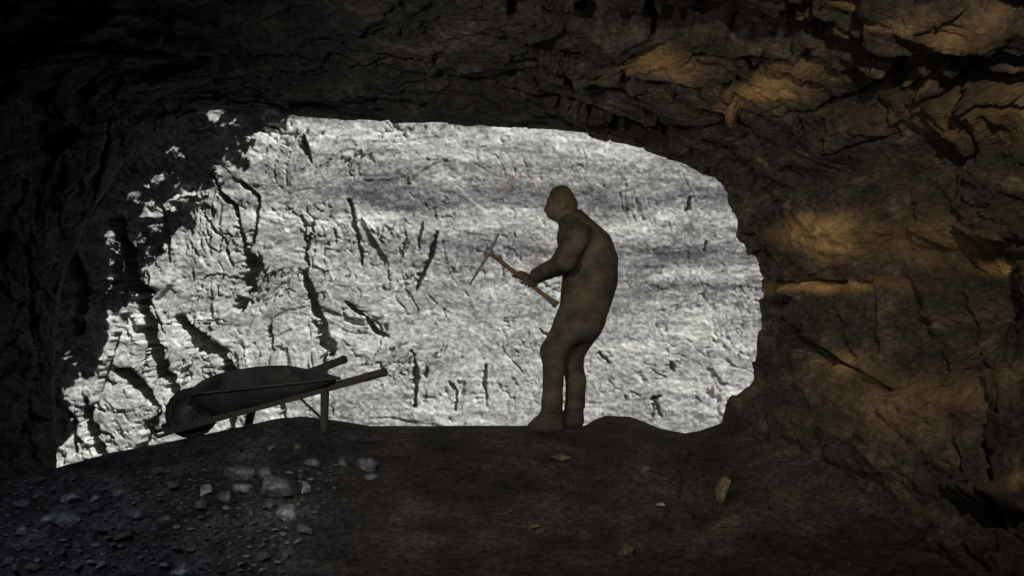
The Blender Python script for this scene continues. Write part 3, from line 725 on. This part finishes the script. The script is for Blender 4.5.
# ------------------------------------------------------------------ solid wheelbarrow, in place of a cast shadow
M_TRAY = plain_mat('wheelbarrow_tray', (0.040, 0.040, 0.040), (0.085, 0.083, 0.080), 7, .75, .2, .2)
M_BEAM = plain_mat('wheelbarrow_timber', (0.042, 0.038, 0.034), (0.075, 0.068, 0.06), 18, .85, 0, .3, (1, 6, 6))
M_TYRE = plain_mat('tyre_rubber', (0.025, 0.025, 0.025), (0.05, 0.05, 0.05), 20, .9)
M_RIM = plain_mat('wheel_steel', (0.06, 0.06, 0.06), (0.10, 0.10, 0.10), 20, .6, .6)
PSI = math.radians(25)
AX = np.array([math.cos(PSI), math.sin(PSI), 0]); PV = np.array([-math.sin(PSI), math.cos(PSI), 0])
WH = W(192, 411, 5.72)                                                # wheel centre
WR = .165
def uv_at(px, py, v):
    """point of the barrow in the upright plane offset v from its middle line that shows at px,py"""
    d = np.array([(px - CX) / F_PX, 1, -(py - CY) / F_PX]); o = np.array([0, 0, CAMZ]); p0 = WH + PV * v
    t = ((p0 - o) @ PV) / (d @ PV); return o + d * t
def build_barrow():
    gw = gz(WH[0], WH[1]); WH[2] = gw + WR - .006
    root = bpy.data.objects.new('wheelbarrow', None); COL.objects.link(root); root.location = (WH[0], WH[1], gw)
    tag(root, 'solid wheelbarrow in place of its dark cast shadow, with a deep tray, wheel left and handles pointing right, on the rise', 'wheelbarrow')
    inv = Matrix.Translation(-Vector(root.location))
    vh = .235
    # beams: straight from nose to grip
    near0, near1 = uv_at(164, 432.5, -.10), uv_at(387, 371.5, -vh)
    far1 = uv_at(346.5, 358.5, vh)
    far0 = near0 + PV * .20; far0[2] = near0[2]
    for p, q in ((near0, near1), (far0, far1)):
        d = (q - p) / np.linalg.norm(q - p); bm = bmesh.new(); L = np.linalg.norm(q - p)
        tube_bm(bm, [p, p + d * .01, p + d * (L - .20), p + d * (L - .17)], [.024, .030, .036, .032], 4, 1.0, PV + np.array([0, 0, .9]))
        b = link_bm('handle', bm, M_BEAM, root, False, inv)
        bm = bmesh.new(); tube_bm(bm, [p + d * (L - .19), p + d * (L - .15), p + d * (L - .05), p + d * (L - .015), q], [.026, .030, .027, .033, .022], 14, 1.0); link_bm('grip', bm, M_BEAM, b, True, inv)
    # nose guard
    g0, g1 = uv_at(158, 437, -.11), uv_at(158, 437, -.11) + PV * .22; top0, top1 = uv_at(152, 428, -.08), uv_at(152, 428, -.08) + PV * .16
    bm = bmesh.new(); tube_bm(bm, [near0 + AX * .05, g0, top0 + np.array([0, 0, -.02]), top0, (top0 + top1) / 2 - AX * .01, top1, top1 + np.array([0, 0, -.02]), g1, far0 + AX * .05], [.012] * 9, 10); link_bm('nose_guard', bm, M_RIM, root, True, inv)
    # wheel
    ex, ez = Vector(AX), Vector((0, 0, 1)); pv = Vector(PV); c = Vector(WH)
    def ringpt(a, r, off): return c + ex * math.cos(a) * r + ez * math.sin(a) * r + pv * off
    bm = bmesh.new(); n = 40; prof = [(WR - .055, -.022), (WR - .04, -.034), (WR - .016, -.034), (WR - .004, -.024), (WR, -.010), (WR, .010), (WR - .004, .024), (WR - .016, .034), (WR - .04, .034), (WR - .055, .022)]
    rings = [[bm.verts.new(ringpt(2 * math.pi * k / n, r - (.004 if (k % 2 and r > WR - .01) else 0), o)) for r, o in prof] for k in range(n)]
    for k in range(n):
        a, b = rings[k], rings[(k + 1) % n]
        for m in range(len(prof)): bm.faces.new((a[m], b[m], b[(m + 1) % len(prof)], a[(m + 1) % len(prof)]))
    wheel = link_bm('wheel', bm, M_TYRE, root, True, inv)
    bm = bmesh.new(); prof2 = [(.006, -.03), (.04, -.012), (WR - .07, -.008), (WR - .052, -.024), (WR - .048, -.024), (WR - .048, .024), (WR - .052, .024), (WR - .07, .008), (.04, .012), (.006, .03)]
    rings = [[bm.verts.new(ringpt(2 * math.pi * k / n, r, o)) for r, o in prof2] for k in range(n)]
    for k in range(n):
        a, b = rings[k], rings[(k + 1) % n]
        for m in range(len(prof2)): bm.faces.new((a[m], b[m], b[(m + 1) % len(prof2)], a[(m + 1) % len(prof2)]))
    link_bm('rim', bm, M_RIM, wheel, True, inv)
    bm = bmesh.new(); tube_bm(bm, [c - pv * .13, c + pv * .13], [.012, .012], 12); link_bm('axle', bm, M_RIM, wheel, True, inv)
    for s in (-1, 1):                                                  # axle hangers from beam up to axle
        foot = near0 + (near1 - near0) * .14 if s < 0 else far0 + (far1 - far0) * .14
        bm = bmesh.new(); tube_bm(bm, [foot, WH + PV * s * .105], [.016, .018], 8, .5, (0, 0, 1)); link_bm('axle_bracket', bm, M_RIM, root, False, inv)
    # tray: rim outline and floor outline, lofted with a rolled lip
    def ring3(front_n, front_f, rear_f, rear_n, bulge, k=10):
        P = [np.array(front_n), np.array(front_f), np.array(rear_f), np.array(rear_n)]; out = []
        for i in range(4):
            a, b = P[i], P[(i + 1) % 4]; mid = (P[0] + P[1] + P[2] + P[3]) / 4; m_ = (a + b) / 2 - mid; m_[2] = 0
            for j in range(k):
                t = j / k; out.append(a + (b - a) * t + m_ * bulge * math.sin(math.pi * t))
        return out
    fr_n = uv_at(190, 394, -.24); fr_f = uv_at(224, 373.0, .20); re_f = uv_at(287, 366.0, .27); re_n = uv_at(338, 378, -.27)
    bo_fn = uv_at(216, 417, -.14); bo_ff = bo_fn + PV * .28; bo_rn = uv_at(318, 391, -.19); bo_rf = bo_rn + PV * .38
    rim = ring3(fr_n, fr_f, re_f, re_n, .07); bot = ring3(bo_fn, bo_ff, bo_rf, bo_rn, .05)
    # arch the far rim up towards the middle like the photograph's bowed edge
    nn_ = len(rim); k = nn_ // 4
    for j in range(k, 2 * k): rim[j] = rim[j] + np.array([0, 0, .012 * math.sin(math.pi * (j - k) / k)])
    for j in range(0, k): rim[j] = rim[j] + np.array([0, 0, .012 * math.sin(math.pi * j / k)])
    cen = sum(rim) / nn_; lay = []
    for s in range(7):
        t = s / 6; tt_ = 1 - (1 - t) ** 1.6; lay.append([b + (r - b) * np.array([tt_, tt_, t]) for r, b in zip(rim, bot)])
    lip = [r + (r - cen) * np.array([.035, .035, 0]) + np.array([0, 0, .004]) for r in rim]; lip2 = [r + np.array([0, 0, -.016]) for r in lip]
    inn = [[p + (cen - p) * np.array([.02, .02, 0]) + np.array([0, 0, .006]) for p in L_] for L_ in lay]
    bm = bmesh.new()
    loops = [lip2, lip] + inn[::-1]
    vv = [[bm.verts.new(p) for p in L_] for L_ in loops]
    for a, b in zip(vv[:-1], vv[1:]):
        for j in range(nn_): bm.faces.new((a[j], a[(j + 1) % nn_], b[(j + 1) % nn_], b[j]))
    bm.faces.new(vv[-1])
    vo = [[bm.verts.new(p) for p in L_] for L_ in lay]
    for a, b in zip(vo[:-1], vo[1:]):
        for j in range(nn_): bm.faces.new((a[j], a[(j + 1) % nn_], b[(j + 1) % nn_], b[j]))
    for j in range(nn_): bm.faces.new((vo[-1][j], vo[-1][(j + 1) % nn_], vv[0][(j + 1) % nn_], vv[0][j]))
    bm.faces.new(vo[0][::-1])
    link_bm('tray', bm, M_TRAY, root, True, inv)
    # legs
    t0 = uv_at(325, 389, -.21); x, y = t0[0] , t0[1]
    foot = np.array([x - .005, y, gz(x, y) - .01])
    bm = bmesh.new(); tube_bm(bm, [t0, foot + [0, 0, .03], foot], [.036, .031, .036], 4, .9, (.8, .6, 0)); lg = link_bm('leg', bm, M_BEAM, root, False, inv)
    bm = bmesh.new(); tube_bm(bm, [foot + (t0 - foot) * .25, near0 + (near1 - near0) * .58], [.009, .009], 8); link_bm('leg_brace', bm, M_RIM, lg, True, inv)
    f2 = uv_at(249, 428, .10); f2[2] = gz(f2[0], f2[1]) - .01; t2 = uv_at(252, 408, .12)
    bm = bmesh.new(); tube_bm(bm, [t2, f2 + [0, 0, .03], f2], [.036, .032, .036], 4, .9, (.8, .6, 0)); link_bm('leg', bm, M_BEAM, root, False, inv)
build_barrow()

# ------------------------------------------------------------------ loose stones
rng = random.Random(7)
def stone_bm(seed, a, b, c, npts=16, bev=.06):
    r = random.Random(seed); bm = bmesh.new()
    for i in range(npts):
        z = r.uniform(-1, 1); t = r.uniform(0, 2 * math.pi); q = math.sqrt(1 - z * z); s = r.uniform(.78, 1.08)
        bm.verts.new((q * math.cos(t) * s, q * math.sin(t) * s, max(-.75, min(.85, z * s))))
    res = bmesh.ops.convex_hull(bm, input=bm.verts)
    junk = {g for g in res.get('geom_interior', []) + res.get('geom_unused', []) if isinstance(g, bmesh.types.BMVert)}
    if junk: bmesh.ops.delete(bm, geom=list(junk), context='VERTS')
    bmesh.ops.dissolve_limit(bm, angle_limit=.25, verts=bm.verts, edges=bm.edges)
    bmesh.ops.bevel(bm, geom=list(bm.edges), offset=bev, segments=1, profile=.5, affect='EDGES', clamp_overlap=True)
    bmesh.ops.triangulate(bm, faces=bm.faces)
    bmesh.ops.scale(bm, vec=(a, b, c), verts=bm.verts)
    return bm
def stone(px, py, w, h, label, mat, seed, depth=.9, rotz=0.0, tilt=0.0, group=None, cat='stone', name='stone'):
    """stone whose outline shows w x h pixels around px, py, resting on the floor"""
    g = ground_at(px, py + h * .38); m = g[1] / F_PX
    a, c = w * m * .5, h * m * .56; b = a * depth
    bm = stone_bm(seed, a, max(b, c * .8), c)
    o = link_bm(name, bm, mat, None, False)
    o.rotation_euler = (0, tilt, rotz)
    o.location = (g[0], g[1] + b * .35, gz(g[0], g[1] + b * .35) + c * .52)
    tag(o, label, cat, group); return o
G1 = 'heap of broken stones on the left floor'
G2 = 'stones in the small group below the wheelbarrow handles'
BIG = [
    (237,475,42,16,'wide flat grey stone lying at the back of the heap on the left floor',M_RUBBLE,1,.8,0,.05,G1),
    (264,471,20,15,'slanted slab leaning at the back right of the stone heap',M_RUBBLE,2,.6,.3,.5,G1),
    (275,488,42,24,'largest peaked grey stone in the middle of the heap',M_RUBBLE,3,.8,-.2,.15,G1),
    (241,489,26,12,'pale flat stone in front of the wide flat one in the heap',M_PALE,4,.8,.1,0,G1),
    (304,491,15,14,'small pale blue-grey stone alone right of the heap',M_PALE,5,.9,.5,.1,G1),
    (286,512,27,19,'pale blue-grey block at the front right of the heap',M_PALE,6,.9,-.3,.2,G1),
    (270,504,13,11,'small squarish stone behind the pale blue-grey block',M_RUBBLE,7,.9,.1,0,G1),
    (298,504,8,7,'tiny tan pebble right of the pale blue-grey block',M_TAN,8,.9,0,0,G1),
    (205,492,14,15,'pale pointed stone at the left end of the heap',M_PALE,9,.8,.2,.2,G1),
    (249,513,13,12,'small grey stone at the front left of the heap',M_RUBBLE,10,.9,.6,0,G1),
    (285,523,8,5,'tiny flat pebble just in front of the pale blue-grey block',M_PALE,11,.9,0,0,G1),
    (224,498,18,13,'low dark grey stone left of the middle of the heap',M_RUBBLE,12,.9,.4,0,G1),
    (367,464,26,16,'pale grey block at the right end of the group below the wheelbarrow handles',M_RUBBLE,13,.9,.2,0,G2),
    (343,461,15,12,'small slanted stone beside the pale block below the wheelbarrow handles',M_RUBBLE,14,.8,.1,.4,G2),
    (312,464,20,9,'low flat stone at the left of the group below the wheelbarrow handles',M_RUBBLE,15,.8,0,.1,G2),
    (371,477,18,8,'flat stone lying just in front of the pale block below the handles',M_RUBBLE,16,.8,0,0,G2),
    (296,448,13,8,'small pale stone on the rise under the wheelbarrow leg',M_TAN,17,.9,0,0,None),
    (271,448,11,7,'small grey stone on the rise under the wheelbarrow tray',M_RUBBLE,18,.9,.3,0,None),
    (68,499,24,12,'pale flat stone near the left wall below the lit corner',M_PALE,19,.8,.1,.1,None),
    (94,501,15,8,'small pale flat stone right of the flat one near the left wall',M_PALE,20,.8,.4,.1,None),
    (118,493,22,8,'thin dark slab lying behind the rubble at far left',M_RUBBLE,21,.8,.1,0,None),
    (60,519,44,20,'broad dark flat slab on the left floor near the wall',M_RUBBLE,22,.7,.1,.1,None),
    (134,519,22,12,'flat grey stone in the rubble, between the broad slab and the heap',M_RUBBLE,23,.8,.2,.1,None),
    (163,520,18,9,'small flat grey stone left of the heap, near the middle of the rubble',M_RUBBLE,24,.8,.4,0,None),
    (179,566,22,20,'pale blue-grey block at the bottom edge of the picture, left',M_PALE,25,.9,.3,.1,None),
    (46,520,13,10,'small pale stone lying against the broad dark slab',M_PALE,26,.9,0,0,None),
    (20,530,12,10,'small pale stone at the far left edge of the floor',M_PALE,27,.9,.4,0,None),
    (628,551,24,15,'brown-green block alone on the bare floor at lower middle',M_TAN,28,.9,.2,.1,None),
    (662,505,13,5,'thin pale shard lying on the bare floor right of the middle',M_PALE,29,.7,.2,.1,None),
    (536,528,16,6,'flat pale stone beside the long crack in the bare floor',M_TAN,30,.8,.1,0,None),
    (560,458,24,9,'low brown stone on the bare floor just in front of the figure',M_TAN,31,.8,.1,0,None),
    (645,470,14,7,'small brown stone on the bare floor right of the figure',M_TAN,32,.8,.3,0,None),
    (723,490,12,34,'upright ochre shard standing at the foot of the right wall',M_TAN,33,.8,.3,.35,None),
]
for b in BIG: stone(b[0], b[1], b[2], b[3], b[4], b[5], b[6], b[7], b[8], b[9], b[10])

# small rubble: copies of a dozen stones
protos = []
for i in range(12):
    bm = stone_bm(100 + i, 1, rng.uniform(.65, 1), rng.uniform(.4, .75), 14, .09)
    bmesh.ops.recalc_face_normals(bm, faces=bm.faces)
    me = bpy.data.meshes.new('rubble_stone'); bm.to_mesh(me); bm.free(); me.materials.append(M_PALE if i % 5 == 0 else M_RUBBLE); protos.append(me)
taken = [(b[0], b[1], max(b[2], b[3]) * .5) for b in BIG]; placed = 0; tries = 0
while placed < 280 and tries < 9000:
    tries += 1
    py = 572 - 105 * rng.random() ** 1.1; px = rng.uniform(4, 345 - 60 * (py - 470) / 100)
    if py < 474 + (120 - px) * .08: continue
    s = rng.uniform(2.6, 5.5) if rng.random() < .65 else rng.uniform(5.5, 12)
    s *= .75 + .5 * (py - 460) / 110
    if px > 250 and rng.random() < .55: continue
    if any(math.hypot(px - a, (py - b) * 1.5) < r + s for a, b, r in taken): continue
    taken.append((px, py, s)); g = ground_at(px, py + s * .3); m = g[1] / F_PX * s
    o = bpy.data.objects.new('rubble_stone', protos[placed % 12]); COL.objects.link(o)
    zs = m * rng.uniform(.7, 1.0); o.scale = (m, m, zs); o.rotation_euler = (rng.uniform(-.25, .25), rng.uniform(-.25, .25), rng.uniform(0, 6.28))
    o.location = (g[0], g[1], g[2] + zs * .30)
    tag(o, 'small broken grey stone scattered over the left floor', 'stone', 'small rubble scattered over the left floor')
    placed += 1
